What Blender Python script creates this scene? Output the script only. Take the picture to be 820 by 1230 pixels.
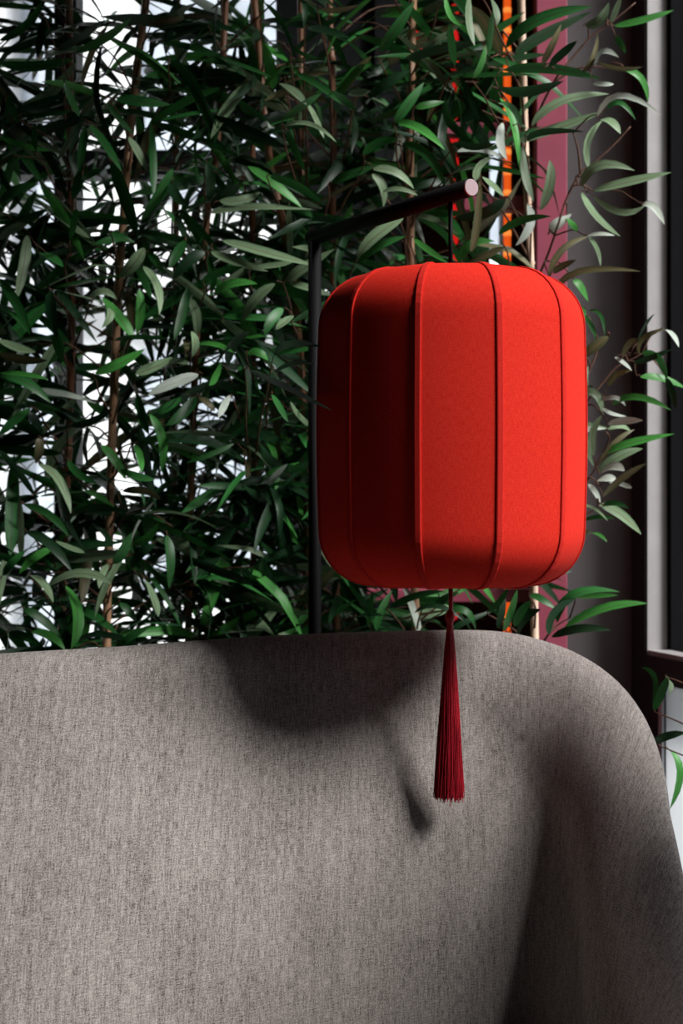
import bpy, math, random
from mathutils import Vector, Matrix, Quaternion
random.seed(11)
for _o in list(bpy.data.objects): bpy.data.objects.remove(_o)
SC = bpy.context.scene
C = SC.collection

# ------------------------------------------------------------------ camera
F = 1708.0                       # focal length in pixels of the 820 x 1230 frame
CZ = 1.2                         # eye height
cam_data = bpy.data.cameras.new('camera'); cam = bpy.data.objects.new('camera', cam_data); C.objects.link(cam)
cam_data.sensor_fit = 'VERTICAL'; cam_data.sensor_height = 36.0; cam_data.lens = 36.0*F/1230.0
cam.location = (0, 0, CZ); cam.rotation_euler = (math.pi/2, 0, 0)
cam_data.clip_end = 200
cam_data.dof.use_dof = True; cam_data.dof.focus_distance = 2.06; cam_data.dof.aperture_fstop = 4.5
SC.camera = cam
# ------------------------------------------------------------------ sky, sun, exposure
SKY = 0.40; SUN = 6.6
SUN_AZ, SUN_EL = math.radians(64), math.radians(45)
L = Vector((math.sin(SUN_AZ)*math.cos(SUN_EL), -math.cos(SUN_AZ)*math.cos(SUN_EL), math.sin(SUN_EL)))
w = bpy.data.worlds.new('sky'); SC.world = w; w.use_nodes = True
w.node_tree.nodes['Background'].inputs[0].default_value = (0.93, 0.965, 1.0, 1)
w.node_tree.nodes['Background'].inputs[1].default_value = SKY
sd = bpy.data.lights.new('sun', 'SUN'); sd.energy = SUN; sd.angle = math.radians(21); sd.color = (1.0, 0.975, 0.95)
so = bpy.data.objects.new('sun', sd); C.objects.link(so); so.location = (4, -1, 6)
so.rotation_euler = L.to_track_quat('Z', 'Y').to_euler()
SC.view_settings.view_transform = 'Standard'; SC.view_settings.look = 'None'
SC.view_settings.gamma = 1; SC.view_settings.use_curve_mapping = False
SC.view_settings.exposure = 0.0

def at(u, v, d):                 # a point of the place seen at that spot, d metres away
    return Vector(((u-410)/F*d, d, CZ-(v-615)/F*d))

# ------------------------------------------------------------------ materials
M = {}
def nt(name):
    m = bpy.data.materials.new(name); m.use_nodes = True; M[name] = m
    return m, m.node_tree.nodes, m.node_tree.links
def plain(name, col, rough=0.6, metal=0.0, noise=0.0, nscale=30, bump=0.0, spec=0.5):
    m, N, K = nt(name); b = N['Principled BSDF']
    b.inputs['Base Color'].default_value = (*col, 1); b.inputs['Roughness'].default_value = rough
    b.inputs['Metallic'].default_value = metal; b.inputs['Specular IOR Level'].default_value = spec
    if noise or bump:
        tc = N.new('ShaderNodeTexCoord'); n = N.new('ShaderNodeTexNoise')
        n.inputs['Scale'].default_value = nscale; n.inputs['Detail'].default_value = 5
        K.new(tc.outputs['Object'], n.inputs['Vector'])
        if noise:
            r = N.new('ShaderNodeValToRGB')
            r.color_ramp.elements[0].position = 0.3; r.color_ramp.elements[1].position = 0.7
            r.color_ramp.elements[0].color = (*[c*(1-noise) for c in col], 1)
            r.color_ramp.elements[1].color = (*[min(1, c*(1+noise)) for c in col], 1)
            K.new(n.outputs['Fac'], r.inputs['Fac']); K.new(r.outputs['Color'], b.inputs['Base Color'])
        if bump:
            bp = N.new('ShaderNodeBump'); bp.inputs['Strength'].default_value = bump; bp.inputs['Distance'].default_value = 0.002
            K.new(n.outputs['Fac'], bp.inputs['Height']); K.new(bp.outputs['Normal'], b.inputs['Normal'])
    return m
def emit(name, col, s):
    m, N, K = nt(name); b = N['Principled BSDF']
    b.inputs['Base Color'].default_value = (*[c*0.5 for c in col], 1)
    b.inputs['Emission Color'].default_value = (*col, 1); b.inputs['Emission Strength'].default_value = s
plain('black_paint', (0.012, 0.013, 0.015), 0.6, noise=0.2, spec=0.3)
plain('frame_black', (0.006, 0.006, 0.007), 0.9, spec=0.05)
plain('ceiling_paint', (0.02, 0.02, 0.021), 0.9, spec=0.2)
plain('pier_paint', (0.12, 0.12, 0.122), 0.7, noise=0.06, nscale=8, spec=0.2)
plain('jamb_paint', (0.33, 0.315, 0.315), 0.6, noise=0.08, nscale=12)
plain('floor_wood', (0.035, 0.025, 0.02), 0.55, noise=0.3, nscale=9)
plain('maroon_paint', (0.33, 0.06, 0.10), 0.5, noise=0.08, nscale=14)
plain('lamp_black', (0.006, 0.006, 0.007), 0.6, spec=0.12)
plain('cap_pink', (0.42, 0.31, 0.33), 0.5)
plain('steel', (0.5, 0.5, 0.52), 0.35, 0.8)
plain('stone_pale', (0.62, 0.63, 0.66), 0.9, noise=0.12, nscale=2)
plain('facade_white', (0.86, 0.87, 0.88), 0.9, noise=0.05, nscale=1)
plain('facade_blue', (0.5, 0.55, 0.62), 0.9, noise=0.25, nscale=5)
plain('far_glass', (0.45, 0.5, 0.57), 0.3, noise=0.3, nscale=2)
plain('paving', (0.72, 0.72, 0.71), 0.9, noise=0.08, nscale=2)
plain('street_paving', (0.6, 0.6, 0.6), 0.9, noise=0.1, nscale=20)
plain('shopfront_dark', (0.05, 0.045, 0.05), 0.6)
plain('white_board', (0.8, 0.81, 0.83), 0.6)
plain('twig_brown', (0.11, 0.055, 0.035), 0.7, noise=0.35, nscale=60, spec=0.25)
plain('tassel_red', (0.34, 0.004, 0.014), 0.5, noise=0.25, nscale=200, spec=0.4)
emit('led_red', (1.0, 0.02, 0.02), 0.55)
emit('led_orange', (1.0, 0.12, 0.012), 0.75)
emit('led_orange_bead', (1.0, 0.28, 0.05), 1.1)

def cane_mat(name, a, b_):
    m, N, K = nt(name); b = N['Principled BSDF']; b.inputs['Roughness'].default_value = 0.5
    tc = N.new('ShaderNodeTexCoord'); mp = N.new('ShaderNodeMapping'); mp.inputs['Scale'].default_value = (60, 60, 5)
    n = N.new('ShaderNodeTexNoise'); n.inputs['Scale'].default_value = 1; n.inputs['Detail'].default_value = 4
    r = N.new('ShaderNodeValToRGB'); r.color_ramp.elements[0].color = (*a, 1); r.color_ramp.elements[1].color = (*b_, 1)
    r.color_ramp.elements[0].position = 0.3; r.color_ramp.elements[1].position = 0.7
    K.new(tc.outputs['Object'], mp.inputs['Vector']); K.new(mp.outputs['Vector'], n.inputs['Vector'])
    K.new(n.outputs['Fac'], r.inputs['Fac']); K.new(r.outputs['Color'], b.inputs['Base Color'])
cane_mat('cane_brown', (0.17, 0.065, 0.03), (0.30, 0.135, 0.06))
cane_mat('cane_tan', (0.36, 0.19, 0.10), (0.52, 0.30, 0.17))
cane_mat('cane_pale', (0.62, 0.42, 0.29), (0.74, 0.55, 0.42))

def leaf_mat(name, col, rib, rough=0.42, trans=0.16):
    m, N, K = nt(name); b = N['Principled BSDF']; b.inputs['Roughness'].default_value = rough
    b.inputs['Specular IOR Level'].default_value = 0.3
    uv = N.new('ShaderNodeTexCoord'); sx = N.new('ShaderNodeSeparateXYZ'); K.new(uv.outputs['UV'], sx.inputs[0])
    a = N.new('ShaderNodeMath'); a.operation = 'SUBTRACT'; a.inputs[1].default_value = 0.5; K.new(sx.outputs['Y'], a.inputs[0])
    ab = N.new('ShaderNodeMath'); ab.operation = 'ABSOLUTE'; K.new(a.outputs[0], ab.inputs[0])
    r = N.new('ShaderNodeValToRGB'); r.color_ramp.elements[0].position = 0.02; r.color_ramp.elements[1].position = 0.09
    r.color_ramp.elements[0].color = (*rib, 1); r.color_ramp.elements[1].color = (*col, 1)
    e = r.color_ramp.elements.new(0.5); e.color = (*[c*0.82 for c in col], 1)
    K.new(ab.outputs[0], r.inputs['Fac'])
    mp = N.new('ShaderNodeMapping'); mp.inputs['Scale'].default_value = (5, 26, 1); K.new(uv.outputs['UV'], mp.inputs['Vector'])
    oi = N.new('ShaderNodeObjectInfo'); K.new(oi.outputs['Random'], mp.inputs['Location'])
    n = N.new('ShaderNodeTexNoise'); n.inputs['Scale'].default_value = 1.0; K.new(mp.outputs['Vector'], n.inputs['Vector'])
    hs = N.new('ShaderNodeHueSaturation'); K.new(r.outputs['Color'], hs.inputs['Color'])
    mr = N.new('ShaderNodeMapRange'); mr.inputs[3].default_value = 0.65; mr.inputs[4].default_value = 1.4
    K.new(oi.outputs['Random'], mr.inputs[0])
    m2 = N.new('ShaderNodeMapRange'); m2.inputs[1].default_value = 0.3; m2.inputs[2].default_value = 0.7
    m2.inputs[3].default_value = 0.8; m2.inputs[4].default_value = 1.2; K.new(n.outputs['Fac'], m2.inputs[0])
    mu = N.new('ShaderNodeMath'); mu.operation = 'MULTIPLY'; K.new(mr.outputs[0], mu.inputs[0]); K.new(m2.outputs[0], mu.inputs[1])
    K.new(mu.outputs[0], hs.inputs['Value'])
    K.new(hs.outputs['Color'], b.inputs['Base Color'])
    t = N.new('ShaderNodeBsdfTranslucent'); K.new(hs.outputs['Color'], t.inputs['Color'])
    mx = N.new('ShaderNodeMixShader'); mx.inputs[0].default_value = trans
    K.new(b.outputs[0], mx.inputs[1]); K.new(t.outputs[0], mx.inputs[2])
    K.new(mx.outputs[0], N['Material Output'].inputs['Surface'])
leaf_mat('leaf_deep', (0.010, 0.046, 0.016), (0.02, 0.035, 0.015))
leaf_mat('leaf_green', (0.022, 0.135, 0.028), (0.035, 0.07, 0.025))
leaf_mat('leaf_bright', (0.06, 0.29, 0.05), (0.06, 0.15, 0.04), trans=0.25)
leaf_mat('leaf_sage', (0.20, 0.31, 0.17), (0.14, 0.15, 0.08), 0.5)
leaf_mat('leaf_silver', (0.52, 0.60, 0.52), (0.42, 0.46, 0.38), 0.5)
leaf_mat('leaf_olive', (0.11, 0.115, 0.05), (0.20, 0.12, 0.07), 0.5)
LEAFM = ['leaf_deep', 'leaf_green', 'leaf_bright', 'leaf_sage', 'leaf_silver', 'leaf_olive']

def glass_mat(name, tint, refl=0.05):
    m, N, K = nt(name)
    N.remove(N['Principled BSDF'])
    t = N.new('ShaderNodeBsdfTransparent'); t.inputs[0].default_value = (*tint, 1)
    g = N.new('ShaderNodeBsdfGlossy'); g.inputs['Roughness'].default_value = 0.02
    mx = N.new('ShaderNodeMixShader'); mx.inputs[0].default_value = refl
    K.new(t.outputs[0], mx.inputs[1]); K.new(g.outputs[0], mx.inputs[2])
    K.new(mx.outputs[0], N['Material Output'].inputs['Surface'])
glass_mat('window_glass', (0.97, 0.985, 0.99))
glass_mat('clear_glass', (0.98, 0.985, 0.99), 0.015)
_m, _N, _K = nt('frosted_glass'); _t = _N.new('ShaderNodeBsdfTranslucent'); _t.inputs[0].default_value = (0.72, 0.74, 0.76, 1)
_x = _N.new('ShaderNodeMixShader'); _x.inputs[0].default_value = 0.9
_N['Principled BSDF'].inputs['Base Color'].default_value = (0.5, 0.52, 0.54, 1); _N['Principled BSDF'].inputs['Roughness'].default_value = 0.4
_K.new(_N['Principled BSDF'].outputs[0], _x.inputs[1]); _K.new(_t.outputs[0], _x.inputs[2]); _K.new(_x.outputs[0], _N['Material Output'].inputs['Surface'])

def weave_mat(name, cols, sx, sy, tw, rough, bump, streak=True):
    # threads from the surface's own metre-scaled UV
    m, N, K = nt(name); b = N['Principled BSDF']; b.inputs['Roughness'].default_value = rough
    b.inputs['Specular IOR Level'].default_value = 0.2 if streak else 0.06
    b.inputs['Sheen Weight'].default_value = 0.15 if streak else 0.0; b.inputs['Sheen Roughness'].default_value = 0.5
    uv = N.new('ShaderNodeTexCoord')
    def noi(sc, det):
        mp = N.new('ShaderNodeMapping'); mp.inputs['Scale'].default_value = (*sc, 1); K.new(uv.outputs['UV'], mp.inputs['Vector'])
        n = N.new('ShaderNodeTexNoise'); n.inputs['Scale'].default_value = 1; n.inputs['Detail'].default_value = det
        K.new(mp.outputs['Vector'], n.inputs['Vector']); return n.outputs['Fac']
    def add(a, bb, wa, wb):
        x = N.new('ShaderNodeMath'); x.operation = 'MULTIPLY'; x.inputs[1].default_value = wa; K.new(a, x.inputs[0])
        y = N.new('ShaderNodeMath'); y.operation = 'MULTIPLY_ADD'; y.inputs[1].default_value = wb; K.new(bb, y.inputs[0]); K.new(x.outputs[0], y.inputs[2])
        return y.outputs[0]
    warp = noi((sx, sx/9), 2); weft = noi((sy/7, sy), 2); grain = noi((tw, tw), 2)
    f = add(warp, weft, 0.30, 0.22); f1 = f
    g = N.new('ShaderNodeMath'); g.operation = 'MULTIPLY_ADD'; g.inputs[1].default_value = 0.48; K.new(grain, g.inputs[0]); K.new(f, g.inputs[2])
    f = g.outputs[0]
    if streak:
        big = noi((9, 6), 3); f = add(f, big, 0.88, 0.12); slub = noi((150, 7), 2); f = add(f, slub, 0.89, 0.11)
    r = N.new('ShaderNodeValToRGB'); r.color_ramp.elements[0].position = 0.39 if streak else 0.36; r.color_ramp.elements[1].position = 0.61 if streak else 0.64
    r.color_ramp.elements[0].color = (*cols[0], 1); r.color_ramp.elements[1].color = (*cols[1], 1)
    K.new(f, r.inputs['Fac']); K.new(r.outputs['Color'], b.inputs['Base Color'])
    bp = N.new('ShaderNodeBump'); bp.inputs['Strength'].default_value = bump; bp.inputs['Distance'].default_value = 0.001
    K.new(f1, bp.inputs['Height']); K.new(bp.outputs['Normal'], b.inputs['Normal'])
weave_mat('sofa_fabric', ((0.05, 0.040, 0.035), (0.42, 0.378, 0.352)), 520, 520, 560, 0.9, 0.35)
weave_mat('lantern_fabric', ((0.50, 0.010, 0.008), (0.76, 0.042, 0.022)), 900, 900, 900, 0.85, 0.2, False)
weave_mat('piping_fabric', ((0.44, 0.013, 0.011), (0.66, 0.034, 0.022)), 900, 900, 900, 0.85, 0.2, False)

# ------------------------------------------------------------------ helpers
def mesh(name, V, Fc, mat=None, uvs=None, smooth=True):
    me = bpy.data.meshes.new(name); me.from_pydata([tuple(v) for v in V], [], Fc)
    if mat: me.materials.append(M[mat])
    if uvs:
        l = me.uv_layers.new(name='UVMap')
        l.data.foreach_set('uv', [c for p in me.polygons for vi in p.vertices for c in uvs[vi]])
    if smooth: me.polygons.foreach_set('use_smooth', [True]*len(me.polygons))
    me.update(); return me
def obj(name, me, parent=None, loc=(0, 0, 0)):
    o = bpy.data.objects.new(name, me); C.objects.link(o); o.location = loc
    if parent: o.parent = parent
    return o
def empty(name, loc=(0, 0, 0)): return obj(name, None, None, loc)
def tag(o, label=None, cat=None, group=None, kind=None):
    if label: o['label'] = label
    if cat: o['category'] = cat
    if group: o['group'] = group
    if kind: o['kind'] = kind
    return o
BF = [(0,3,2,1),(4,5,6,7),(0,1,5,4),(1,2,6,5),(2,3,7,6),(3,0,4,7)]
def box_vf(x0, x1, y0, y1, z0, z1):
    return [(x0,y0,z0),(x1,y0,z0),(x1,y1,z0),(x0,y1,z0),(x0,y0,z1),(x1,y0,z1),(x1,y1,z1),(x0,y1,z1)], BF
def boxes(name, lst, mat, parent=None, xf=None):
    V = []; Fc = []
    for b in lst:
        v, f = box_vf(*b); k = len(V)
        V += [xf(*p) for p in v] if xf else v
        Fc += [tuple(i+k for i in q) for q in f]
    return obj(name, mesh(name, V, Fc, mat, smooth=False), parent)
def bevel(o, wd, seg=2):
    m = o.modifiers.new('bevel', 'BEVEL'); m.width = wd; m.segments = seg; m.limit_method = 'ANGLE'
def tube_vf(P, R, n=8, caps=True):
    V = []; Fc = []; P = [Vector(p) for p in P]
    up = None
    for i, p in enumerate(P):
        t = (P[min(i+1, len(P)-1)]-P[max(i-1, 0)]).normalized()
        if up is None: up = t.orthogonal().normalized()
        a = (up-t*up.dot(t)).normalized(); up = a; b = t.cross(a)
        r = R[i] if isinstance(R, (list, tuple)) else R
        for k in range(n):
            q = 2*math.pi*k/n; V.append(p+(a*math.cos(q)+b*math.sin(q))*r)
    for i in range(len(P)-1):
        for k in range(n):
            k2 = (k+1) % n; Fc.append((i*n+k, i*n+k2, (i+1)*n+k2, (i+1)*n+k))
    if caps:
        Fc.append(tuple(range(n-1, -1, -1))); Fc.append(tuple((len(P)-1)*n+k for k in range(n)))
    return V, Fc
def tube(name, P, R, mat, parent=None, n=8, rel=None):
    V, Fc = tube_vf(P, R, n)
    if rel is not None: V = [v-rel for v in V]
    return obj(name, mesh(name, V, Fc, mat), parent, rel if rel is not None and parent is None else (0, 0, 0))
def lathe_vf(prof, n=32, c=(0, 0)):
    V = []; Fc = []
    for r, z in prof:
        for k in range(n):
            q = 2*math.pi*k/n; V.append((c[0]+r*math.cos(q), c[1]+r*math.sin(q), z))
    for i in range(len(prof)-1):
        for k in range(n):
            k2 = (k+1) % n; Fc.append((i*n+k, i*n+k2, (i+1)*n+k2, (i+1)*n+k))
    Fc.append(tuple(range(n-1, -1, -1))); Fc.append(tuple((len(prof)-1)*n+k for k in range(n)))
    return V, Fc
def catmull(P, per):
    P = [Vector(p) for p in P]; out = []
    Q = [P[0]*2-P[1]]+P+[P[-1]*2-P[-2]]
    for i in range(1, len(Q)-2):
        a, b, c, d = Q[i-1:i+3]
        for k in range(per):
            t = k/per
            out.append(0.5*((2*b)+(c-a)*t+(2*a-5*b+4*c-d)*t*t+(3*b-a-3*c+d)*t**3))
    out.append(P[-1]); return out

# ------------------------------------------------------------------ the room
def struct(o): o['kind'] = 'structure'; return o
YB = 3.2                                        # plane of the glazed back wall
def deck(name, z0, z1, mat):                    # floor and ceiling end at the slanting right wall
    ring = [(-3.2, -3.0), (2.62, -3.0), (0.88, 3.0), (0.88, 3.66), (-3.2, 3.66)]; k = len(ring)
    V = [(x, y, z0) for x, y in ring]+[(x, y, z1) for x, y in ring]
    Fc = [tuple(range(k-1, -1, -1)), tuple(range(k, 2*k))]+[(i, (i+1) % k, k+(i+1) % k, k+i) for i in range(k)]
    return struct(obj(name, mesh(name, V, Fc, mat, smooth=False)))
deck('floor', -0.1, 0.0, 'floor_wood'); deck('ceiling', 4.1, 4.25, 'ceiling_paint')
struct(boxes('wall_left', [(-3.2, -3.05, -3.0, 3.66, 0, 4.1)], 'black_paint'))
struct(boxes('wall_front', [(-3.05, 2.45, -3.0, -2.85, 0, 4.1)], 'black_paint'))
def xz(u, d): return (u-410)/F*d
def zz(v, d): return CZ-(v-615)/F*d
# glazed part of the back wall: dark posts and rails, panes between
XW0, XW1 = -1.2, xz(345, YB)                   # large window, left
XN1 = xz(482, YB)
struct(boxes('wall_back', [(-3.05, XW0, YB, YB+0.1, 0, 4.1), (XW0, XN1, YB, YB+0.1, 0, 0.55), (XW0, XN1, YB, YB+0.1, 3.0, 4.1),
                           (XW1, XN1, YB, YB+0.1, zz(330, YB), 3.0), (XW1+0.025, XN1, YB, YB+0.1, 0.55, zz(470, YB))], 'black_paint'))
win = struct(empty('window_1', (0, 0, 0)))
rails = [zz(195, YB), zz(628, YB)]
posts = [-1.175, -0.62, XW1]
for x in posts: boxes('window_post', [(x-0.025, x+0.025, YB-0.01, YB+0.08, 0.55, 3.0)], 'black_paint', win)
cuts = [0.55, rails[1], rails[0], 3.0]
for z, h in ((rails[0], 0.028), (rails[1], 0.022)):
    boxes('window_rail', [(XW0, XW1, YB+0.0, YB+0.07, z-h, z+h)], 'black_paint', win)
for i in range(len(posts)-1):
    for j in range(3):
        boxes('pane', [(posts[i]+0.025, posts[i+1]-0.025, YB+0.035, YB+0.039, cuts[j]+0.024, cuts[j+1]-0.026)], 'window_glass', win)
win2 = struct(empty('window_2', (0, 0, 0)))
boxes('pane', [(XW1+0.025, XN1, YB+0.035, YB+0.039, zz(470, YB), zz(330, YB))], 'window_glass', win2)
# dark recess with the narrow slot of daylight
YR = 3.55
xs0, xs1 = xz(588, YR), xz(604, YR)
xr1 = xz(660, YR)
struct(boxes('wall_recess', [(XN1, xs0, YR, YR+0.1, 0, 4.1), (xs1, xr1+0.12, YR, YR+0.1, 0, 4.1),
                             (XN1-0.06, XN1, YB-0.02, YR+0.1, 0, 4.1),
                             (xs0, xs1, YR, YR+0.1, zz(150, YR), 4.1), (xs0, xs1, YR, YR+0.1, 0, zz(640, YR))], 'black_paint'))
win3 = struct(empty('window_3', (0, 0, 0)))
boxes('pane', [(xs0, xs1, YR+0.05, YR+0.054, zz(640, YR), zz(150, YR))], 'window_glass', win3)
# grey pier to the right of the maroon post
YP = 3.066
struct(boxes('wall_pier', [(xz(676, YP), 0.645, YP, YP+0.12, 0, 4.1), (xz(676, YP), xz(676, YP)+0.04, YP+0.12, YR+0.1, 0, 4.1)], 'pier_paint'))
struct(boxes('wall_corner', [(0.646, 0.76, YP+0.002, YP+0.12, 0, 4.1)], 'black_paint'))
# maroon frame
YM = 3.0
tr = struct(empty('trim_1', (0, 0, 0)))
o = boxes('post', [(xz(644, YM), xz(681, YM), YM, YM+0.05, 0, 4.1)], 'maroon_paint', tr); bevel(o, 0.002)
for v, h, u0 in ((246, 0.0155, 556), (157, 0.013, 535), (715, 0.014, 440)):
    o = boxes('rail', [(xz(u0, YM+0.08), xz(646, YM+0.08), YM+0.06, YM+0.10, zz(v, YM+0.08)-h, zz(v, YM+0.08)+h)], 'maroon_paint', tr); bevel(o, 0.002)
# right wall, running towards the viewer, with the big window the sun comes through
AX = Vector((0.64, 3.0)); DS = Vector((0.28, -0.96)).normalized(); DN = Vector((0.96, 0.28)).normalized()
def wf(s, n, z): p = AX+DS*s+DN*n; return (p.x, p.y, z)
WT = 0.10; S1 = 2.75; ZS = 0.905; ZT = 3.30
struct(boxes('wall_right', [(-0.06, 0.0, 0, WT, 0.0, 4.1), (S1, 6.2, 0, WT, 0, 4.1), (0, S1, 0, WT, ZT, 4.1),
                            (0, S1, 0.0, WT, 0.845, ZS-0.006), (0, 0.085, 0.0, WT, 0, 0.845), (0.085, S1, 0, WT, 0, 0.12)], 'black_paint', None, wf))
struct(boxes('trim_2', [(-0.052, 0.004, 0.004, 0.05, ZS-0.004, ZT)], 'jamb_paint', None, wf))
struct(boxes('trim_3', [(0.0, S1, 0.006, 0.05, ZS-0.006, ZS+0.004)], 'jamb_paint', None, wf))
struct(boxes('trim_4', [(0.068, 0.083, -0.006, 0.004, 0.0, 0.83)], 'steel', None, wf))
win4 = struct(empty('window_4', (0, 0, 0)))
mull = [0.0, 2.2, S1]
for s in mull: boxes('window_post', [(s-0.02, s+0.02, WT-0.05, WT, ZS, ZT)], 'frame_black', win4, wf)
boxes('sun_block_panel', [(1.15, S1, WT-0.045, WT-0.03, ZS, 1.73)], 'black_paint', win4, wf)  # unseen opaque board, added to shade the sofa's right wing
boxes('window_rail', [(0, S1, WT-0.05, WT, ZT-0.05, ZT)], 'black_paint', win4, wf)
for i in range(2):
    boxes('pane', [(mull[i]+0.02, mull[i+1]-0.02, WT-0.027, WT-0.023, ZS+0.004, ZT-0.05)], 'clear_glass', win4, wf)
boxes('frosted_pane', [(0.085, S1, 0.002, 0.006, 0.12, 0.845)], 'frosted_glass', win4, wf)

# ------------------------------------------------------------------ outdoors
struct(boxes('ground', [(-40, 40, 3.7, 60, -0.25, -0.15)], 'paving'))
struct(boxes('street', [(0.9, 40, -30, 3.7, -0.25, -0.16)], 'street_paving'))
bl = empty('building', (-1.5, 11.0, -0.15)); bl.rotation_euler.z = math.radians(38)
tag(bl, 'pale building across the street, seen through the leaves and window', 'building')
def part(name, b, mat, p): return boxes(name, [b], mat, p)
part('wall', (-9, 8, 0, 0.5, 0, 11), 'facade_white', bl)
for i, x in enumerate((-4.2, -1.05, 2.1)):
    part('pilaster', (x, x+0.34, -0.25, 0.0, 0, 11), 'facade_blue', bl)
for i, x in enumerate((-3.5, -0.35, 2.9)):
    for z in (0.5, 3.6, 6.8):
        part('window', (x+0.3, x+2.0, -0.05, 0.0, z+0.2, z+2.1), 'far_glass', bl)
for z in (2.95, 6.2): part('cornice', (-9, 8, -0.35, 0.0, z, z+0.14), 'stone_pale', bl)

# ------------------------------------------------------------------ LED lights in the recess
def led_string(name, u, d, v0, v1, step, hb, label):
    x = xz(u, d); top = zz(v0, d)
    e = empty(name, (x, d, top)); tag(e, label, 'string light', 'LED strings in the dark recess')
    V, Fc = tube_vf([(0, 0, 0.0), (0, 0, zz(v1, d)-top)], 0.0025, 6); obj('cable', mesh('cable', V, Fc, 'lamp_black'), e)
    me = None; v = v0+step*0.5
    while v < v1:
        if me is None:
            VV, FF = lathe_vf([(0.002, -hb), (0.009, -hb*0.7), (0.0115, 0), (0.009, hb*0.7), (0.002, hb)], 10)
            me = mesh('bulb', VV, FF, 'led_red')
        obj('bulb', me, e, (0, 0, zz(v, d)-top)); v += step
led_string('red_string_light', 545, 3.4, -60, 780, 30, 0.020, 'string of glowing red bulbs hanging right above the lantern in the recess')
led_string('red_string_light', 502, 3.4, -60, 60, 26, 0.022, 'short string of glowing red bulbs at the top edge beside tan cane')
d = 3.3; e = empty('orange_light_strip', (xz(609, d), d, 0.5)); tag(e, 'upright orange LED rope light behind the bamboo leaves', 'light strip')
V, Fc = tube_vf([(0, 0, 0), (0, 0, 2.4)], 0.0088, 10); obj('tube', mesh('tube', V, Fc, 'led_orange'), e)
VV, FF = lathe_vf([(0.004, -0.011), (0.0090, -0.006), (0.0093, 0.006), (0.004, 0.011)], 10); me = mesh('bead', VV, FF, 'led_orange_bead')
for k in range(50): obj('bead', me, e, (0, 0, 0.03+k*0.047))

# ------------------------------------------------------------------ sofa
rim_px = [(0, 785, 2.06), (140, 777, 2.16), (280, 766, 2.24), (400, 760, 2.31), (520, 757, 2.36), (590, 757, 2.375),
          (640, 765, 2.365), (700, 786, 2.335), (750, 822, 2.285), (785, 876, 2.22), (809, 945, 2.145), (828, 1030, 2.06), (845, 1130, 1.97)]
rim = [at(p[0], p[1], p[2]-0.01) for p in rim_px]
left = [Vector((-1.20, 1.22, 0.60)), Vector((-1.19, 1.38, 0.66)), Vector((-1.14, 1.56, 0.79)), Vector((-1.02, 1.73, 0.91)), Vector((-0.80, 1.89, 0.98))]
right = [Vector((0.495, 1.80, 0.555)), Vector((0.49, 1.58, 0.535)), Vector((0.48, 1.30, 0.53))]
path = catmull(left+rim+right, 5)
n = len(path)
def sm(a):                                       # light smoothing keeps the roll even
    return [a[0]]+[(a[i-1]+a[i]*2+a[i+1])/4 for i in range(1, n-1)]+[a[-1]]
for _ in range(4): path = sm(path)
sofa = empty('sofa', (-0.35, 1.7, 0.0)); tag(sofa, 'taupe woven fabric sofa with a high curved wraparound back', 'sofa')
org = Vector((-0.35, 1.7, 0.0))
ZB = 0.34
def wing(i):                                      # 0 along the back, 1 round the right-hand wing
    f = (path[i].x-0.12)/0.30 if path[i].y > 1.9 else 1.0
    f = max(0.0, min(1.0, f)) if path[i].x > 0 else 0.0
    return f*f*(3-2*f)
RB = 0.05
tang = [(path[min(i+1, n-1)]-path[max(i-1, 0)]) for i in range(n)]
out = []
for t in tang:
    o_ = Vector((-t.y, t.x, 0)); out.append(o_.normalized())   # away from the sitter
for _ in range(14): out = [v.normalized() for v in sm(out)]
for i in range(n):                               # on the wing the outer side of the roll is what one sees against the wall
    path[i] = path[i]-out[i]*(RB*wing(i)*max(0.25, min(1.1, 0.3+(0.965-path[i].z)*4.4)))
V = []; UV = []; Fc = []; s = 0.0
NF, NA, NK = 16, 16, 6
for i in range(n):
    if i: s += (path[i]-path[i-1]).length
    p = path[i]; o_ = out[i]; wg = wing(i); RR = RB+0.05*wg; RV = RB+0.02+0.15*wg; SL = 0.30-0.17*wg; H = p.z-RV; HB = p.z-RB
    row = []
    for k in range(NF):                          # front face from the seat up, slightly crowned
        f = k/NF; z = ZB+(H-ZB)*f; dep = H-z
        off = -RR-SL*dep-0.025*(1-wg)*math.sin(math.pi*min(1, dep/0.6))
        row.append((off, z))
    for k in range(NA+1):                        # rolled top edge
        a = math.pi*(1-k/NA); ca, sa = math.cos(a), math.sin(a)
        row.append((RR*ca, H+RV*sa) if ca < 0 else (RB*ca, HB+RB*sa))
    for k in range(1, NK+1): row.append((RB+0.02*k/NK, HB-(HB-0.12)*k/NK))
    tl = 0
    for k, (off, z) in enumerate(row):
        if k: tl += math.hypot(off-row[k-1][0], z-row[k-1][1])
        q = Vector((p.x, p.y, 0))+o_*off; q.z = z
        V.append(q-org); UV.append((s, tl))
m_ = NF+NA+1+NK
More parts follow.
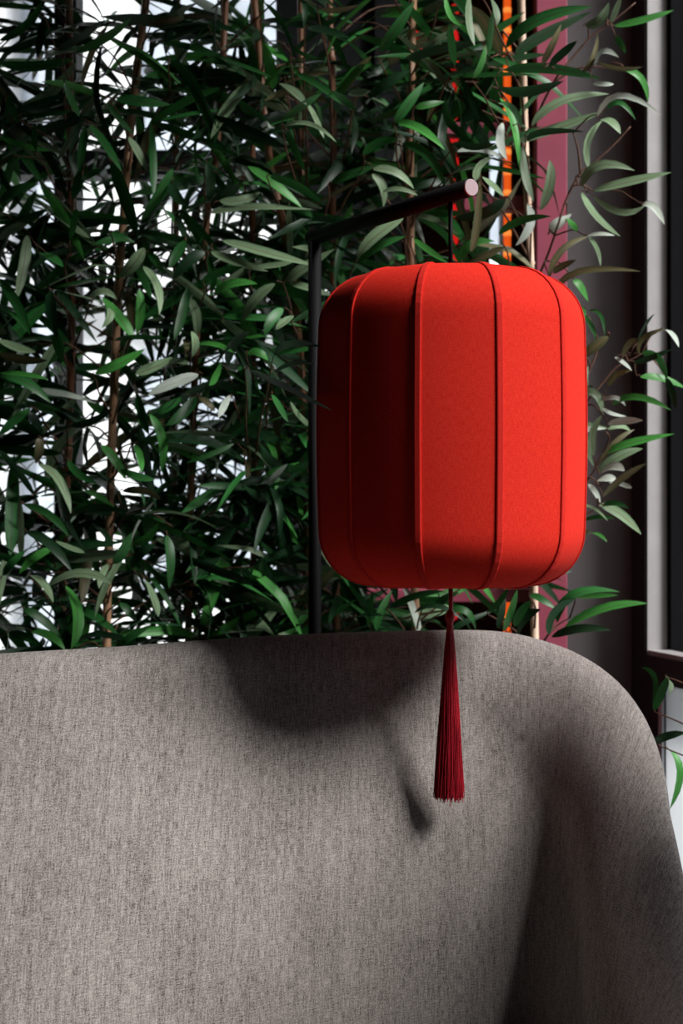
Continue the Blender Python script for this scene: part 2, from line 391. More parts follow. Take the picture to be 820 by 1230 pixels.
# the padding bridges the tight inner corner: even out the lower rows along the length
for k in range(NF+NA//2):
    col_ = [Vector((V[i*m_+k].x, V[i*m_+k].y, 0)) for i in range(n)]
    dep = [path[i].z-V[i*m_+k].z for i in range(n)]
    it = int(420*min(1.0, max(0.0, (NF+NA*0.5-k)/(NF+NA*0.5)))**1.3)
    for _ in range(it): col_ = sm(col_)
    for i in range(n): V[i*m_+k].x, V[i*m_+k].y = col_[i].x, col_[i].y
cum_ = [0.0]
for i in range(1, n): cum_.append(cum_[-1]+0.7*wing(i)*abs(path[i].y-path[i-1].y))
UV = [(V[j].x+cum_[j//m_], UV[j][1]) for j in range(len(V))]     # warp threads hang upright
for i in range(n-1):
    for k in range(m_-1): Fc.append((i*m_+k, i*m_+k+1, (i+1)*m_+k+1, (i+1)*m_+k))
Fc.append(tuple(range(m_))); Fc.append(tuple((n-1)*m_+k for k in range(m_-1, -1, -1)))
me = mesh('backrest', V, Fc, 'sofa_fabric', UV); obj('backrest', me, sofa)
# seat cushion and plinth follow the inside of the back
def slab(name, z0, z1, inset, front, mat, rnd):
    ring = []
    for i in range(4, n-4, 2):
        p = path[i]; o_ = out[i]; dep = p.z-RB-0.42
        q = Vector((p.x, p.y, 0))-o_*(RB+0.30*max(dep, 0)+0.02+inset); q.y = max(q.y, front); ring.append(q)
    V = []; Fc = []; c = sum(ring, Vector())/len(ring); k = len(ring); UV = []
    prof = [(rnd, z0), (0, z0+rnd), (0, z1-rnd), (rnd*0.3, z1-rnd*0.3), (rnd, z1), (0.10, z1+0.012)]
    for ins, z in prof:
        for q in ring:
            dd = (c-q); ln = dd.length; v = q+dd*(ins/max(ln, 0.01)); V.append(Vector((v.x, v.y, z))-org); UV.append((v.x, v.y+z))
    for j in range(len(prof)-1):
        for i in range(k): i2 = (i+1) % k; Fc.append((j*k+i2, j*k+i, (j+1)*k+i, (j+1)*k+i2))
    Fc.append(tuple(range(k))); Fc.append(tuple((len(prof)-1)*k+i for i in range(k-1, -1, -1)))
    obj(name, mesh(name, V, Fc, mat, UV), sofa)
slab('seat_cushion', 0.28, 0.42, 0.0, 1.25, 'sofa_fabric', 0.03)
slab('base', 0.10, 0.28, 0.03, 1.28, 'sofa_fabric', 0.02)
for x, y in ((-1.0, 1.4), (0.2, 1.4), (-0.75, 1.9), (0.2, 2.15)):
    V, Fc = lathe_vf([(0.018, 0.0), (0.026, 0.13)], 12); obj('leg', mesh('leg', V, Fc, 'lamp_black'), sofa, Vector((x, y, 0))-org)

# ------------------------------------------------------------------ lantern floor lamp
LX, LY = 0.1656, 2.159
pb = Vector((-0.047, 2.5, 0))
lamp = empty('floor_lamp', pb); tag(lamp, 'black floor lamp with angled arm carrying a big red fabric lantern and tassel', 'lamp')
def lobj(name, V, Fc, mat, parent=lamp, off=pb, uv=None, smooth=True):
    return obj(name, mesh(name, [Vector(v)-off for v in V], Fc, mat, uv, smooth), parent)
ZA = 1.683
V, Fc = lathe_vf([(0.15, 0.0), (0.15, 0.014), (0.14, 0.02), (0.02, 0.024)], 40, (pb.x, pb.y)); lobj('base', V, Fc, 'lamp_black')
V, Fc = tube_vf([(pb.x, pb.y, 0.02), (pb.x, pb.y, ZA+0.011)], 0.0115, 16); lobj('pole', V, Fc, 'lamp_black')
ae = Vector((0.192, 2.117, ZA)); a0 = Vector((pb.x, pb.y, ZA)); ad = (ae-a0).normalized()
V, Fc = tube_vf([a0-ad*0.012, ae], 0.0135, 20); arm = lobj('arm', V, Fc, 'lamp_black')
V, Fc = tube_vf([ae+ad*0.0003, ae+ad*0.003], [0.0128, 0.0122], 20); lobj('end_cap', V, Fc, 'cap_pink', arm, smooth=False)
V, Fc = tube_vf([(LX, LY, ZA-0.012), (LX, LY, 1.555)], 0.0035, 8); lobj('cord', V, Fc, 'lamp_black')
# shade: black wire rings, eleven fabric panels, piped seams
Rm = 0.2; NP = 11; PH = math.radians(15.3)
prof = [(0.055, 1.557), (0.085, 1.5585), (0.118, 1.557)]
def arc(c0, z0, r, a0_, a1_, k): return [(c0+r*math.cos(math.radians(a0_+(a1_-a0_)*i/k)), z0+r*math.sin(math.radians(a0_+(a1_-a0_)*i/k))) for i in range(1, k+1)]
prof += arc(0.118, 1.475, 0.082, 90, 0, 9)
for k in range(1, 10): prof.append((0.2+0.003*math.sin(math.pi*k/10), 1.475+(1.172-1.475)*k/10))
prof.append((0.2, 1.172)); prof += arc(0.118, 1.172, 0.082, 0, -90, 9); prof += [(0.085, 1.089), (0.055, 1.0905)]
def ring_vf(r, z, t): return tube_vf([(LX+r*math.cos(2*math.pi*k/40), LY+r*math.sin(2*math.pi*k/40), z) for k in range(41)], t, 8)
V, Fc = ring_vf(0.056, 1.558, 0.0035)
v2, f2 = ring_vf(0.056, 1.0895, 0.003); k0 = len(V); V += v2; Fc += [tuple(i+k0 for i in f) for f in f2]
for a in range(3):
    for z in (1.558, 1.0895):
        q = 2*math.pi*a/3+0.3; v2, f2 = tube_vf([(LX, LY, z), (LX+0.056*math.cos(q), LY+0.056*math.sin(q), z)], 0.002, 6)
        k0 = len(V); V += v2; Fc += [tuple(i+k0 for i in f) for f in f2]
shade = lobj('shade_frame', V, Fc, 'lamp_black')
def pdir(a): return Vector((math.sin(a), -math.cos(a), 0))     # angle from the viewer's side, to the right
lc = Vector((LX, LY, 0)); dth = 2*math.pi/NP; NX = 8
arcl = [0]
for i in range(1, len(prof)): arcl.append(arcl[-1]+math.hypot(prof[i][0]-prof[i-1][0], prof[i][1]-prof[i-1][1]))
for j in range(NP):
    a0_, a1_ = PH+j*dth, PH+(j+1)*dth
    V = []; UV = []; Fc = []
    for i, (r, z) in enumerate(prof):
        A = pdir(a0_)*r; B = pdir(a1_)*r; mid = pdir((a0_+a1_)/2); ch = (B-A).length
        for k in range(NX+1):
            f = k/NX; q = lc+A.lerp(B, f)+mid*(0.05*ch*4*f*(1-f)*0.55); q.z = z
            V.append(q); UV.append((j*0.3+f*ch, arcl[i]))
    for i in range(len(prof)-1):
        for k in range(NX): Fc.append((i*(NX+1)+k, (i+1)*(NX+1)+k, (i+1)*(NX+1)+k+1, i*(NX+1)+k+1))
    lobj('fabric_panel', V, Fc, 'lantern_fabric', shade, pb, UV)
for j in range(NP):
    a = PH+j*dth; dr = pdir(a); sd_ = Vector((math.cos(a), math.sin(a), 0))
    V = []; UV = []; Fc = []
    cs = [(-0.0048, -0.001), (-0.0048, 0.0012), (-0.0034, 0.0019), (0.0034, 0.0019), (0.0048, 0.0012), (0.0048, -0.001)]
    for i, (r, z) in enumerate(prof):
        p0 = prof[max(i-1, 0)]; p1 = prof[min(i+1, len(prof)-1)]
        tr_, tz_ = p1[0]-p0[0], p1[1]-p0[1]; ln = math.hypot(tr_, tz_); nr, nz = -tz_/ln, tr_/ln
        for c_ in cs:
            q = lc+dr*(r+nr*c_[1])+sd_*c_[0]; q.z = z+nz*c_[1]; V.append(q); UV.append((c_[0], arcl[i]))
    k0 = len(cs)
    for i in range(len(prof)-1):
        for k in range(k0-1): Fc.append((i*k0+k, (i+1)*k0+k, (i+1)*k0+k+1, i*k0+k+1))
    lobj('piping', V, Fc, 'piping_fabric', shade, pb, UV, False)
# tassel
V, Fc = tube_vf([(LX, LY, 1.092), (LX+0.0005, LY, 1.06), (LX-0.0005, LY, 1.032)], 0.0034, 8); tas = lobj('tassel', V, Fc, 'tassel_red')
V, Fc = lathe_vf([(0.002, 1.052), (0.0062, 1.047), (0.0078, 1.040), (0.0062, 1.033), (0.0045, 1.030), (0.0056, 1.026), (0.005, 1.018), (0.003, 1.014)], 16, (LX-0.001, LY)); lobj('knot', V, Fc, 'tassel_red', tas)
V = []; Fc = []
for k in range(650):
    a = random.uniform(0, 2*math.pi); rr = math.sqrt(random.random()); zb = 0.770+random.gauss(0, 0.0045)
    wv = random.uniform(-1, 1); P = []
    for i in range(7):
        t = i/6; z = 1.030+(zb-1.030)*t; R_ = (0.0042+0.0185*t**0.85)*rr
        jx = math.sin(t*(7+5*wv)+wv*40)*0.0016*t
        P.append((LX-0.001-0.0015*t+R_*math.cos(a)+jx+(0.006*t**3*wv if k % 30 == 0 else 0), LY+R_*math.sin(a)*0.8, z))
    v2, f2 = tube_vf(P, 0.0006, 3, False); k0 = len(V); V += v2; Fc += [tuple(i+k0 for i in f) for f in f2]
fr = lobj('fringe', V, Fc, 'tassel_red', tas); fr['kind'] = 'stuff'

# ------------------------------------------------------------------ bamboo plants
# cane: list of (u, v) sightings and distance; runs down to the floor
canes = [
 ('far_left_b',  [(-120, -80), (-112, 780)], 2.86, 0.0085, 'cane_brown', 'slim artificial bamboo at the far left edge of the row'),
 ('far_left',    [(-38, -80), (-30, 780)],  2.74, 0.0085, 'cane_brown', 'artificial bamboo just inside the left edge, its leaves reaching into view'),
 ('c80',         [(82, -80), (84, 160), (86, 320), (84, 480), (77, 640), (74, 780)], 2.77, 0.0088, 'cane_brown', 'artificial bamboo with dark brown cane, leftmost cane in view'),
 ('c140',        [(186, -80), (160, 120), (150, 240), (143, 330), (136, 480), (130, 680), (128, 780)], 2.73, 0.0088, 'cane_tan', 'artificial bamboo with leaning tan cane, second cane from the left'),
 ('c245',        [(275, -80), (262, 160), (250, 250), (238, 370), (230, 560), (226, 780)], 2.78, 0.0075, 'cane_brown', 'artificial bamboo with thin reddish cane, third cane from the left'),
 ('c302',        [(304, -80), (303, 260), (303, 340), (305, 780)], 2.92, 0.0075, 'cane_brown', 'upright artificial bamboo standing behind the leaning brown cane'),
 ('c340',        [(298, -80), (322, 180), (338, 260), (349, 310), (365, 500), (372, 780)], 2.84, 0.0085, 'cane_brown', 'artificial bamboo with brown cane leaning right towards the lamp pole'),
 ('c400',        [(392, -80), (400, 150), (399, 290), (404, 780)], 2.88, 0.0085, 'cane_brown', 'artificial bamboo with cane rising just right of the lamp pole'),
 ('c200',        [(214, -80), (208, 780)], 2.98, 0.007, 'cane_brown', 'artificial bamboo hidden deep in the leaves between second and third cane'),
 ('c372',        [(360, -80), (366, 780)], 3.0, 0.007, 'cane_brown', 'artificial bamboo hidden deep in the leaves behind the lamp pole'),
 ('c493',        [(498, -80), (494, 60), (492, 200), (493, 320), (498, 720), (499, 780)], 2.80, 0.0092, 'cane_tan', 'artificial bamboo with tan cane rising behind the lantern'),
 ('c633',        [(624, -80), (628, 90), (631, 200), (637, 330), (641, 700), (642, 780)], 2.80, 0.0088, 'cane_pale', 'artificial bamboo with pale cane right of the lantern, sage leaves spreading right'),
 ('c770',        [(925, -150), (932, 500), (936, 1100)], 2.34, 0.008, 'cane_brown', 'artificial bamboo whose low leaves show between sofa corner and window sill, unseen upper foliage added for shade'),
]
plants = []
for key, pts, d, r, mat, label in canes:
    P = [at(u, v, d) for u, v in pts]
    low = P[-1]; dn = (P[-1]-P[-2]).normalized(); k = low.z/(-dn.z) if dn.z < 0 else 1
    foot = low+Vector((dn.x*k*0.4, 0, -low.z)); P.append(foot)
    P = catmull(P, 5)
    # resample evenly from the foot up, with swollen nodes
    P = P[::-1]; cum = [0]
    for i in range(1, len(P)): cum.append(cum[-1]+(P[i]-P[i-1]).length)
    def pos(sv, P=P, cum=cum):
        for i in range(1, len(P)):
            if cum[i] >= sv: f = (sv-cum[i-1])/max(1e-6, cum[i]-cum[i-1]); return P[i-1].lerp(P[i], f)
        return P[-1].copy()
    Q = []; R_ = []; sv = 0; tot = cum[-1]; step = random.uniform(0.16, 0.21)
    while sv < tot:
        for o_, g in ((0, 1.0), (0.004, 1.22), (0.008, 1.0), (step*0.5, 0.97)):
            if sv+o_ < tot: Q.append(pos(sv+o_)); R_.append(r*g*(1-0.12*sv/max(tot, 1)))
        sv += step
    pl = empty('bamboo_plant', foot); tag(pl, label, 'plant', 'artificial bamboos in a row behind the sofa')
    V, Fc = tube_vf(Q, R_, 10); obj('cane', mesh('cane', [v-foot for v in V], Fc, mat), pl)
    plants.append(dict(key=key, e=pl, foot=foot, pos=pos, tot=tot, step=step, d=d, top=Q[-1].z, n=0))
def cane_at(pl, z):
    lo, hi = 0, pl['tot']
    for _ in range(24):
        m_ = (lo+hi)/2
        if pl['pos'](m_).z < z: lo = m_
        else: hi = m_
    return pl['pos'](lo)

WPROF = [(0.0, 0.14), (0.05, 0.45), (0.14, 0.80), (0.28, 0.98), (0.45, 1.0), (0.60, 0.95), (0.76, 0.78), (0.88, 0.48), (0.96, 0.19), (1.0, 0.03)]
def leaf_mesh(cur, nrm0, width, mat, fold=0.22):
    # cur(t) -> point; blade spans both sides of a sunk midrib
    V = []; UV = []; Fc = []
    for i, (t, wv) in enumerate(WPROF):
        p = cur(t); tg = (cur(min(1, t+0.02))-cur(max(0, t-0.02))).normalized()
        nn = nrm0(t) if callable(nrm0) else nrm0
        sd_ = tg.cross(nn).normalized(); nn = sd_.cross(tg)
        hw = width*0.5*wv
        V += [p-sd_*hw+nn*hw*fold, p, p+sd_*hw+nn*hw*fold]
        UV += [(t, 0.0), (t, 0.5), (t, 1.0)]
    for i in range(len(WPROF)-1):
        a = i*3; Fc += [(a, a+1, a+4, a+3), (a+1, a+2, a+5, a+4)]
    return mesh('leaf', V, Fc, mat, UV)

# shared shapes for the mass of foliage: along +X, normal +Z
VAR = {}
for mi, mat in enumerate(LEAFM):
    VAR[mat] = []
    for k in range(7):
        rn = random.Random(mi*100+k); dr = rn.uniform(-0.02, 0.42); sw = rn.uniform(-0.14, 0.14); tw = rn.uniform(-0.7, 0.7); kink = rn.random() < 0.35
        wd = rn.uniform(0.085, 0.125)
        def cur(t, dr=dr, sw=sw, kink=kink):
            z = -dr*t*t - (0.5*max(0, t-0.62) if kink else 0)
            return Vector((t*(1-0.25*dr*t), sw*t*t, z))
        VAR[mat].append(leaf_mesh(cur, lambda t, tw=tw: Vector((0, math.sin(tw*t), math.cos(tw*t))), wd, mat))

# leaves picked out one by one: base, bend, tip (sightings), apparent width, tone, part leaf colour, part light and shade (0 deep 1 green 2 bright 3 sage 4 silver 5 olive)
T = '''0 48 30 32 52 0 10 1|0 60 35 52 65 32 10 0|90 63 125 46 157 23 11 1|68 60 95 45 125 25 10 0|0 75 40 81 90 70 13 1|78 100 85 120 95 140 11 1
140 118 170 123 205 126 13 1|102 152 99 180 94 206 11 1|108 150 127 175 146 206 11 1|10 115 15 130 22 147 9 1|43 181 42 165 42 148 8 1|0 165 30 176 60 181 8 2|52 22 50 45 44 70 10 0
185 27 200 25 222 22 11 5|130 125 145 145 160 160 8 1|25 140 60 137 88 133 6 1|155 165 166 185 176 205 10 3|205 75 232 100 252 160 14 1|318 4 340 28 351 61 7 1|350 54 365 65 386 70 5 1
340 143 365 125 386 112 9 1|345 158 355 180 366 206 9 1|370 125 380 145 389 166 7 3|340 152 372 149 404 171 6 3|335 100 352 110 368 126 11 3|385 11 405 12 431 6 7 5|370 33 392 38 420 46 12 0|355 88 385 104 411 126 9 1
0 241 22 228 46 221 12 1|0 287 15 276 33 270 12 3|133 196 151 235 166 288 17 1|207 203 190 235 168 267 13 1|103 196 95 220 86 240 13 1|84 287 90 265 92 250 9 1|33 283 28 320 18 362 14 3|47 304 60 309 76 321 13 1
0 338 20 365 36 402 13 1|173 298 160 318 143 333 16 3|108 357 125 350 140 360 9 3|111 370 132 374 122 394 10 3|124 358 145 385 161 407 14 2|60 350 62 372 69 407 13 0|172 320 189 345 191 378 11 3|167 348 168 375 164 402 12 2
178 303 188 314 196 329 10 1|98 216 110 208 124 204 9 1|135 279 146 286 162 291 9 1|298 200 330 222 363 250 11 2|325 213 356 222 389 246 11 1|254 256 300 249 377 252 10 3|268 289 310 301 378 319 12 3|254 302 282 314 322 326 11 3
303 321 330 319 353 314 8 3|257 353 280 341 309 341 11 2|330 341 306 362 291 387 14 3|345 337 366 322 402 299 13 3|348 340 370 346 401 356 9 3|226 358 236 380 235 408 12 3|226 345 218 380 209 408 12 1|222 289 213 305 203 322 13 1
246 303 226 314 207 337 14 0|243 338 265 326 292 321 10 1|264 241 290 241 312 231 12 3|340 371 326 384 318 404 13 1|351 379 341 388 331 396 11 3|205 220 212 236 224 246 13 0|288 222 266 238 253 251 15 0|249 196 253 222 250 242 12 0|250 308 256 335 252 352 9 1
0 408 20 418 43 423 12 3|0 425 26 431 57 433 12 5|0 452 30 459 61 484 13 1|0 448 30 450 58 456 7 2|66 398 71 415 74 436 13 1|115 448 142 438 174 419 13 2|138 409 165 404 206 408 7 1|238 450 207 461 177 475 14 4|164 473 172 500 179 522 12 1
180 498 195 530 193 567 12 2|163 534 168 550 170 567 10 2|122 535 138 553 151 576 12 2|47 558 71 578 85 617 12 3|46 526 47 540 43 557 12 5|36 491 15 508 0 522 11 1|144 564 165 573 186 576 10 1|85 511 110 506 135 491 9 0|82 553 95 570 117 580 10 1
148 590 175 589 193 601 10 5|163 449 186 441 207 429 13 3|217 478 202 489 188 496 11 1|230 398 234 413 231 429 10 3|236 414 258 414 281 424 8 2|198 438 212 434 227 438 10 3|266 436 259 450 251 463 12 2|297 424 310 424 322 433 11 2|277 477 269 486 262 502 11 4
236 476 220 496 199 511 14 1|239 477 250 485 258 494 9 5|274 438 279 415 300 398 12 0|297 548 299 560 297 575 7 5|281 533 252 546 223 556 7 1|327 474 336 490 346 507 8 1|29 606 60 619 84 646 10 1|32 639 60 654 87 687 13 0|62 659 41 671 23 689 11 2
34 691 50 700 64 724 12 3|54 707 95 689 134 702 12 3|131 679 122 690 119 707 10 3|79 704 93 740 85 780 15 2|38 759 60 764 78 781 11 2|11 761 30 764 50 776 11 1|160 653 178 646 191 627 11 2|174 696 184 719 190 741 11 3|137 677 148 660 158 640 13 1
157 682 170 665 187 654 14 0|200 643 204 670 203 707 12 1|68 650 85 659 102 664 9 3|29 732 50 744 77 771 11 1|144 724 155 735 164 746 10 1|4 691 15 676 31 661 10 1|139 781 156 766 182 751 10 1|89 616 120 609 152 616 10 0
456 62 475 35 498 1 14 1|535 -4 540 18 555 31 7 2|564 -4 562 25 570 55 10 3|589 -3 595 13 597 30 9 3|507 57 520 52 538 37 10 3|487 71 530 58 582 50 12 0|443 117 465 100 492 85 13 0|474 147 490 125 509 99 13 1|499 129 515 126 534 122 9 2
477 147 505 155 534 180 11 2|436 185 455 172 478 168 12 1|419 111 432 112 445 109 10 3|546 78 542 50 540 28 10 1|568 94 578 75 583 54 8 2|483 173 514 187 535 227 12 1|549 171 570 176 595 172 9 0|400 111 412 118 428 133 10 1|448 203 475 207 497 227 10 3|447 209 459 225 460 249 11 3
459 231 480 227 502 235 6 3|484 262 450 285 429 310 15 3|431 312 455 318 472 322 9 1|429 316 455 296 487 284 10 1|497 287 515 301 538 316 8 2|552 317 565 294 594 290 11 2|605 297 582 308 561 316 10 5|565 302 573 268 577 203 10 5|606 239 580 256 543 262 14 0|572 217 574 200 592 189 10 3
543 209 555 203 571 202 8 3|581 213 590 222 605 236 9 3|549 182 576 180 607 191 7 4|604 148 600 170 609 192 11 4|398 219 420 210 452 199 11 1|608 57 645 25 711 8 15 1|619 64 650 42 710 14 15 1|651 77 662 55 674 29 9 5|605 84 660 82 722 95 13 1|597 104 630 109 677 97 14 0
639 151 675 122 731 113 12 3|659 79 675 65 693 49 11 0|634 169 652 158 702 158 9 0|714 80 724 62 743 69 7 4|712 100 725 101 737 101 6 4|717 140 745 115 793 138 8 4|729 131 745 124 763 144 6 1|707 202 705 170 723 145 9 3|721 144 734 147 745 161 10 3|699 86 712 70 718 39 7 5
738 31 770 25 809 12 9 2|703 29 720 25 731 3 13 3|734 27 740 10 746 -4 8 3|718 75 745 82 772 80 6 5|750 84 770 95 778 122 8 2|739 44 745 52 751 64 8 1|626 152 615 130 598 124 8 1|600 118 616 150 624 208 9 2|698 224 720 199 762 205 12 3|713 229 755 219 806 207 11 3
713 236 745 255 774 247 9 3|771 246 785 249 798 270 9 4|699 231 715 260 745 284 10 3|627 176 630 210 641 242 11 3|649 252 660 220 660 192 13 3|634 246 636 270 619 295 12 4|599 281 625 265 662 260 10 1|660 280 672 268 686 257 15 4|682 262 687 270 694 278 9 2|659 332 675 300 707 284 9 5|704 284 720 281 738 283 5 4
707 285 717 300 721 320 6 3|668 347 700 325 769 326 9 5|664 327 675 320 692 312 9 5|689 336 697 345 706 362 9 2|692 426 697 398 700 376 8 2|690 368 698 373 704 379 9 2|701 379 710 392 715 407 7 1|707 373 721 379 726 404 5 1|730 404 710 420 691 434 13 5|747 430 755 415 767 408 11 5
768 426 772 408 798 395 8 5|796 396 806 401 815 417 8 4|771 425 791 430 801 457 10 1|799 454 807 470 811 492 9 0|769 453 795 455 824 467 9 2|761 436 780 430 807 419 8 0|730 464 740 451 758 445 9 5|738 429 750 437 759 446 5 4|736 486 765 477 806 493 9 2|692 475 714 473 724 500 10 3
722 481 740 478 751 488 6 4|723 490 735 497 752 500 5 4|730 509 750 506 772 505 10 4|765 412 775 390 786 377 4 0|713 547 711 520 723 499 10 3|719 557 740 530 762 516 7 5|724 546 755 533 810 521 10 2|718 567 745 548 772 539 12 3|720 571 735 561 750 566 12 4|716 578 730 575 740 581 11 4
706 581 715 592 721 604 7 4|724 597 745 575 777 556 9 5|739 579 750 583 759 586 7 4|720 606 745 618 770 642 12 3|724 607 740 604 755 611 7 1|693 607 712 610 730 626 4 3|698 626 718 621 738 623 6 1|690 646 700 640 710 640 8 3|707 641 718 642 729 651 5 2|702 518 705 540 713 560 7 3
692 504 705 510 732 515 7 3|730 516 745 512 757 518 7 3|692 522 705 516 727 515 7 4|697 475 700 495 694 512 8 4|706 440 704 455 708 464 5 3|659 762 665 735 692 719 10 0|669 747 690 714 744 711 11 1|694 718 715 716 742 715 7 2|678 754 725 731 778 725 11 2|663 765 695 755 734 757 11 0
637 714 650 720 668 732 9 1|621 767 630 745 649 732 13 0|619 752 625 735 638 721 12 1|784 850 787 815 770 802 7 1|785 853 795 830 801 814 11 1|799 814 805 820 803 834 7 3|783 894 800 885 824 880 11 0|806 903 816 930 804 972 9 2|452 757 457 735 471 709 10 1|442 752 445 730 447 711 7 1
468 729 500 715 532 710 9 1|498 736 525 728 557 746 7 0|538 734 560 735 571 757 9 1|522 728 535 718 551 712 9 1|606 757 612 735 621 708 11 2|428 741 445 738 460 740 6 0|598 755 602 735 606 715 9 0|586 735 600 722 610 706 8 1'''
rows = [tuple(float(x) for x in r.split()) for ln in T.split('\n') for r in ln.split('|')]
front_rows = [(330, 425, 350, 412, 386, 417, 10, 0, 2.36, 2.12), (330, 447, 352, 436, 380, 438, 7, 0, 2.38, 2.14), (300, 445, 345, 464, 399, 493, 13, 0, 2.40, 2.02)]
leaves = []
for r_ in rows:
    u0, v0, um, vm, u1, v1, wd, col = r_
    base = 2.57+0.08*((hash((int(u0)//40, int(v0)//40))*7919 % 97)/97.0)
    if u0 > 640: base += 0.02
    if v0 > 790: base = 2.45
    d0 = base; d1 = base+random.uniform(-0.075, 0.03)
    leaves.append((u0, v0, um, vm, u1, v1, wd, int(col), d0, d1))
leaves += front_rows

def nearest_plant(u, v):
    best = None
    for pl in plants:
        if pl['key'] == 'c770':
            if v < 780: continue
        elif v > 790: continue
        if 'far' in pl['key'] and u > 60: continue
        z = zz(v, pl['d']); c = cane_at(pl, min(z+0.05, pl['top'])); uc = 410+c.x/c.y*F
        dd = abs(uc-u)+(pl['n']*0.02)
        if best is None or dd < best[0]: best = (dd, pl)
    return best[1]
# clusters of bases share a twig
clusters = []
for lf in leaves:
    for c in clusters:
        if math.hypot(c[0][0]-lf[0], c[0][1]-lf[1]) < 26 and abs(c[0][8]-lf[8]) < 0.08: c.append(lf); break
    else: clusters.append([lf])
def twig(pl, a, b, r0=0.0022, r1=0.0011, sag=0.02, extra=()):
    # from the cane a to the cluster b, with little stalks to the leaf bases
    m1 = a.lerp(b, 0.45)+Vector((random.uniform(-1, 1)*0.012, random.uniform(-1, 1)*0.012, sag))
    P = [a, m1, a.lerp(b, 0.8)+Vector((0, 0, sag*0.5)), b]; P = catmull(P, 3)
    k = len(P); V, Fc = tube_vf(P, [r0+(r1-r0)*i/(k-1) for i in range(k)], 5)
    for q in extra:
        v2, f2 = tube_vf([b-(b-P[-2])*0.3, b.lerp(q, 0.55)+Vector((0, 0, 0.004)), q], [r1, r1*0.85, r1*0.7], 4)
        k0 = len(V); V += v2; Fc += [tuple(i+k0 for i in f) for f in f2]
    return obj('twig', mesh('twig', [v-a for v in V], Fc, 'twig_brown'), pl['e'], a-pl['foot'])
BR = []
p633 = [p for p in plants if p['key'] == 'c633'][0]
for br in (((641, 345), (660, 300), (683, 232), (697, 222), (712, 229)), ((683, 232), (697, 207), (709, 199), (735, 176), (757, 152)),
           ((697, 210), (694, 180), (688, 160)), ((633, 165), (664, 100), (691, 65), (712, 42), (735, 26), (763, 3)),
           ((664, 100), (688, 84), (712, 80), (738, 83)), ((642, 650), (680, 612), (700, 585), (716, 561), (724, 547)),
           ((658, 628), (692, 621), (709, 615), (721, 606)), ((642, 560), (690, 500), (722, 462), (740, 441), (758, 432), (770, 425)),
           ((700, 490), (704, 455), (714, 430), (719, 412)), ((643, 790), (655, 767), (668, 752), (684, 742))):
    P = catmull([at(u_, v_, 2.78 if (i == 0 and u_ < 645) else 2.66) for i, (u_, v_) in enumerate(br)], 4); k = len(P)
    V, Fc = tube_vf(P, [0.0026-0.0013*i/(k-1) for i in range(k)], 6)
    obj('branch', mesh('branch', [v-P[0] for v in V], Fc, 'twig_brown'), p633['e'], P[0]-p633['foot']); BR += P
for c in clusters:
    u = sum(l[0] for l in c)/len(c); v = sum(l[1] for l in c)/len(c); d = c[0][8]
    pl = nearest_plant(u, v)
    bases = [at(l[0], l[1], l[8]) for l in c]
    cen = sum(bases, Vector())/len(bases)
    tipdir = sum([at(l[4], l[5], l[9])-at(l[0], l[1], l[8]) for l in c], Vector())/len(c)
    cen = cen-tipdir*0.08
    reach = (Vector((cen.x, cen.y, 0))-Vector((pl['foot'].x, pl['foot'].y, 0))).length
    a = cane_at(pl, max(0.4, min(pl['top']-0.01, cen.z-0.35*reach-0.02)))
    if u > 652 and v < 790:
        pl = p633; a = min(BR, key=lambda q: (q-cen).length); reach = (a-cen).length*0.3
    tw = twig(pl, a, cen, 0.0018+0.004*min(reach, 0.25), 0.0010, 0.012, bases)
    for l, b0 in zip(c, bases):
        m_ = at(l[2], l[3], (l[8]+l[9])/2-0.008); e_ = at(l[4], l[5], l[9])
        ctl = m_*2-(b0+e_)*0.5
        def cur(t, b0=b0, ctl=ctl, e_=e_, a=a): return b0*(1-t)**2+ctl*2*t*(1-t)+e_*t*t-a
        tgm = (e_-b0).normalized(); view = (Vector((0, 0, CZ))-m_).normalized()
        roll = random.uniform(-0.75, 0.75)
        if l[7] in (2, 3, 4):                     # these turn their blade to the window
            side = tgm.cross(view).normalized(); s_ = 1 if side.dot(L) > 0 else -1
            roll = s_*random.uniform(0.3, 0.85)
        nn = Quaternion(tgm, 0) @ view
        side = tgm.cross(view).normalized(); nn = (view*math.cos(roll)+side*math.sin(roll)).normalized()
        twist = random.uniform(-0.35, 0.35)
        def nf(t, nn=nn, tgm=tgm, twist=twist): return Quaternion(tgm, twist*(t-0.5)) @ nn
        wreal = l[6]*m_.y/F/max(0.72, abs(math.cos(roll)))*0.95
        obj('leaf', leaf_mesh(cur, nf, wreal, LEAFM[l[7]]), tw); pl['n'] += 1

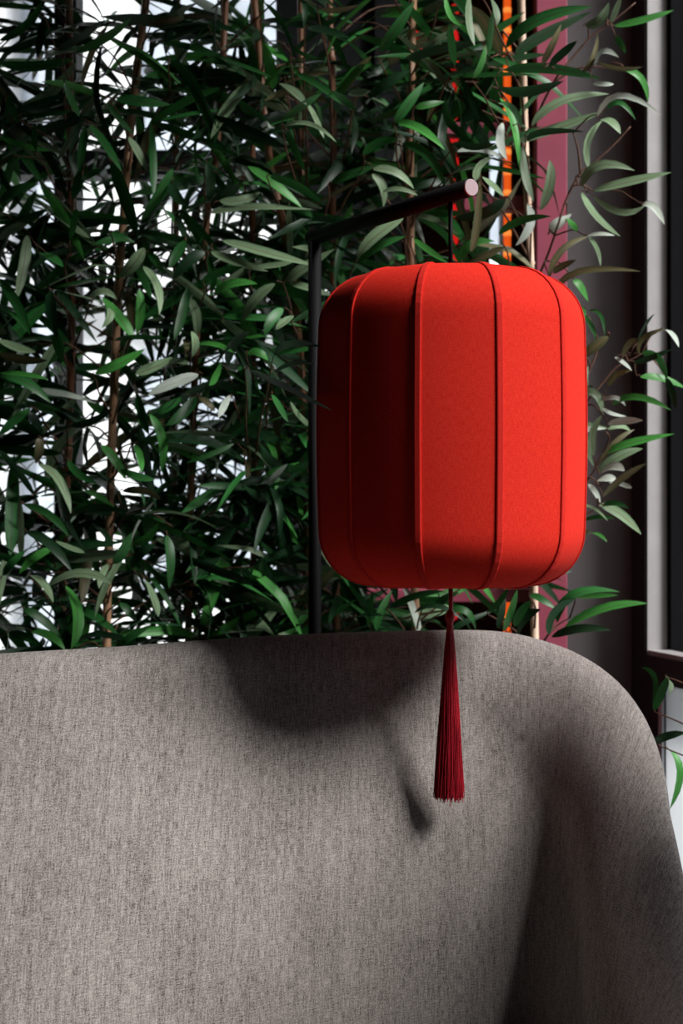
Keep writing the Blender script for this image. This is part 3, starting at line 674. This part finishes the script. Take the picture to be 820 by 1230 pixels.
# the mass of foliage: twigs off every joint of every cane, each with a fan of leaves
rnd = random.Random(5)
def fan(pl, zc, az, reach, nl, palette):
    by_window = pl['key'] == 'c770'
    a = cane_at(pl, zc); rise = rnd.uniform(0.1, 0.6)*reach
    b = a+Vector((math.cos(az)*reach, math.sin(az)*reach, rise))
    if not by_window: b.y = max(2.67, min(3.08, b.y))
    tw = twig(pl, a, b, 0.0024, 0.0011, rnd.uniform(-0.01, 0.03))
    main = (b-a); main.z *= 0.3; main.normalize()
    for k in range(nl):
        ln = rnd.uniform(0.125, 0.215); f = rnd.uniform(0.72, 1.0) if k > 1 else 1.0
        p = a.lerp(b, f)+Vector((0, 0, 0.004))
        yaw = rnd.gauss(0, 0.85); pit = rnd.gauss(-0.1, 0.5)
        dr = Quaternion((0, 0, 1), yaw) @ main
        dr = (dr*math.cos(pit)+Vector((0, 0, 1))*math.sin(pit)).normalized()
        if by_window:
            ln *= 0.8
            if p.x+dr.x*ln > 0.80: dr.x *= -0.25; dr.normalize()
            if p.x+dr.x*ln < 0.67: dr.x = abs(dr.x)*0.25; dr.normalize()
            if p.y+dr.y*ln > 2.46: dr.y *= -0.5; dr.normalize()
        elif p.y+dr.y*ln < 2.60 or p.y+dr.y*ln > 3.14: dr.y *= -0.3; dr.normalize()
        xa = dr; za = Vector((0, 0, 1))-xa*xa.z; za.normalize()
        za = Quaternion(xa, rnd.gauss(0, 0.75)) @ za; ya = za.cross(xa)
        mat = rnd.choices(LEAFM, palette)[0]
        mt = Matrix((xa, ya, za)).transposed().to_4x4()
        mt = Matrix.Translation(p-a) @ mt @ Matrix.Diagonal((ln, ln*rnd.uniform(0.85, 1.2), ln, 1))
        lo = bpy.data.objects.new('leaf', rnd.choice(VAR[mat])); C.objects.link(lo); lo.parent = tw; lo.matrix_local = mt
        pl['n'] += 1
spec = {'far_left_b': 34, 'far_left': 44, 'c80': 40, 'c140': 40, 'c245': 44, 'c302': 48, 'c340': 48, 'c400': 48, 'c493': 34, 'c633': 10, 'c770': 40, 'c200': 48, 'c372': 48}
pal = (0.44, 0.33, 0.07, 0.10, 0.02, 0.04)
for pl in plants:
    nb = spec.get(pl['key'], 0)
    for b in range(nb):
        z = 0.90+(2.22-0.90)*((b*0.618034) % 1.0)
        if pl['key'] == 'c493' and z < 1.45 and rnd.random() < 0.35: continue
        if pl['key'] == 'c633':
            z = rnd.uniform(1.75, 2.2); az = rnd.uniform(math.pi*0.6, math.pi*1.3)
        elif pl['key'] == 'c770':
            z = rnd.uniform(1.60, 2.26); az = rnd.uniform(-math.pi*0.55, math.pi*0.9)  # unseen upper fans, added to shade the leaves around the lamp pole
        else:
            az = rnd.uniform(0, 2*math.pi)
        if pl['key'] in ('c372', 'c302', 'c340', 'c245') and rnd.random() < 0.35: z = rnd.uniform(0.9, 1.45)
        nl = rnd.choice((5, 5, 6, 6, 7))
        if pl['n']+nl > 292: break
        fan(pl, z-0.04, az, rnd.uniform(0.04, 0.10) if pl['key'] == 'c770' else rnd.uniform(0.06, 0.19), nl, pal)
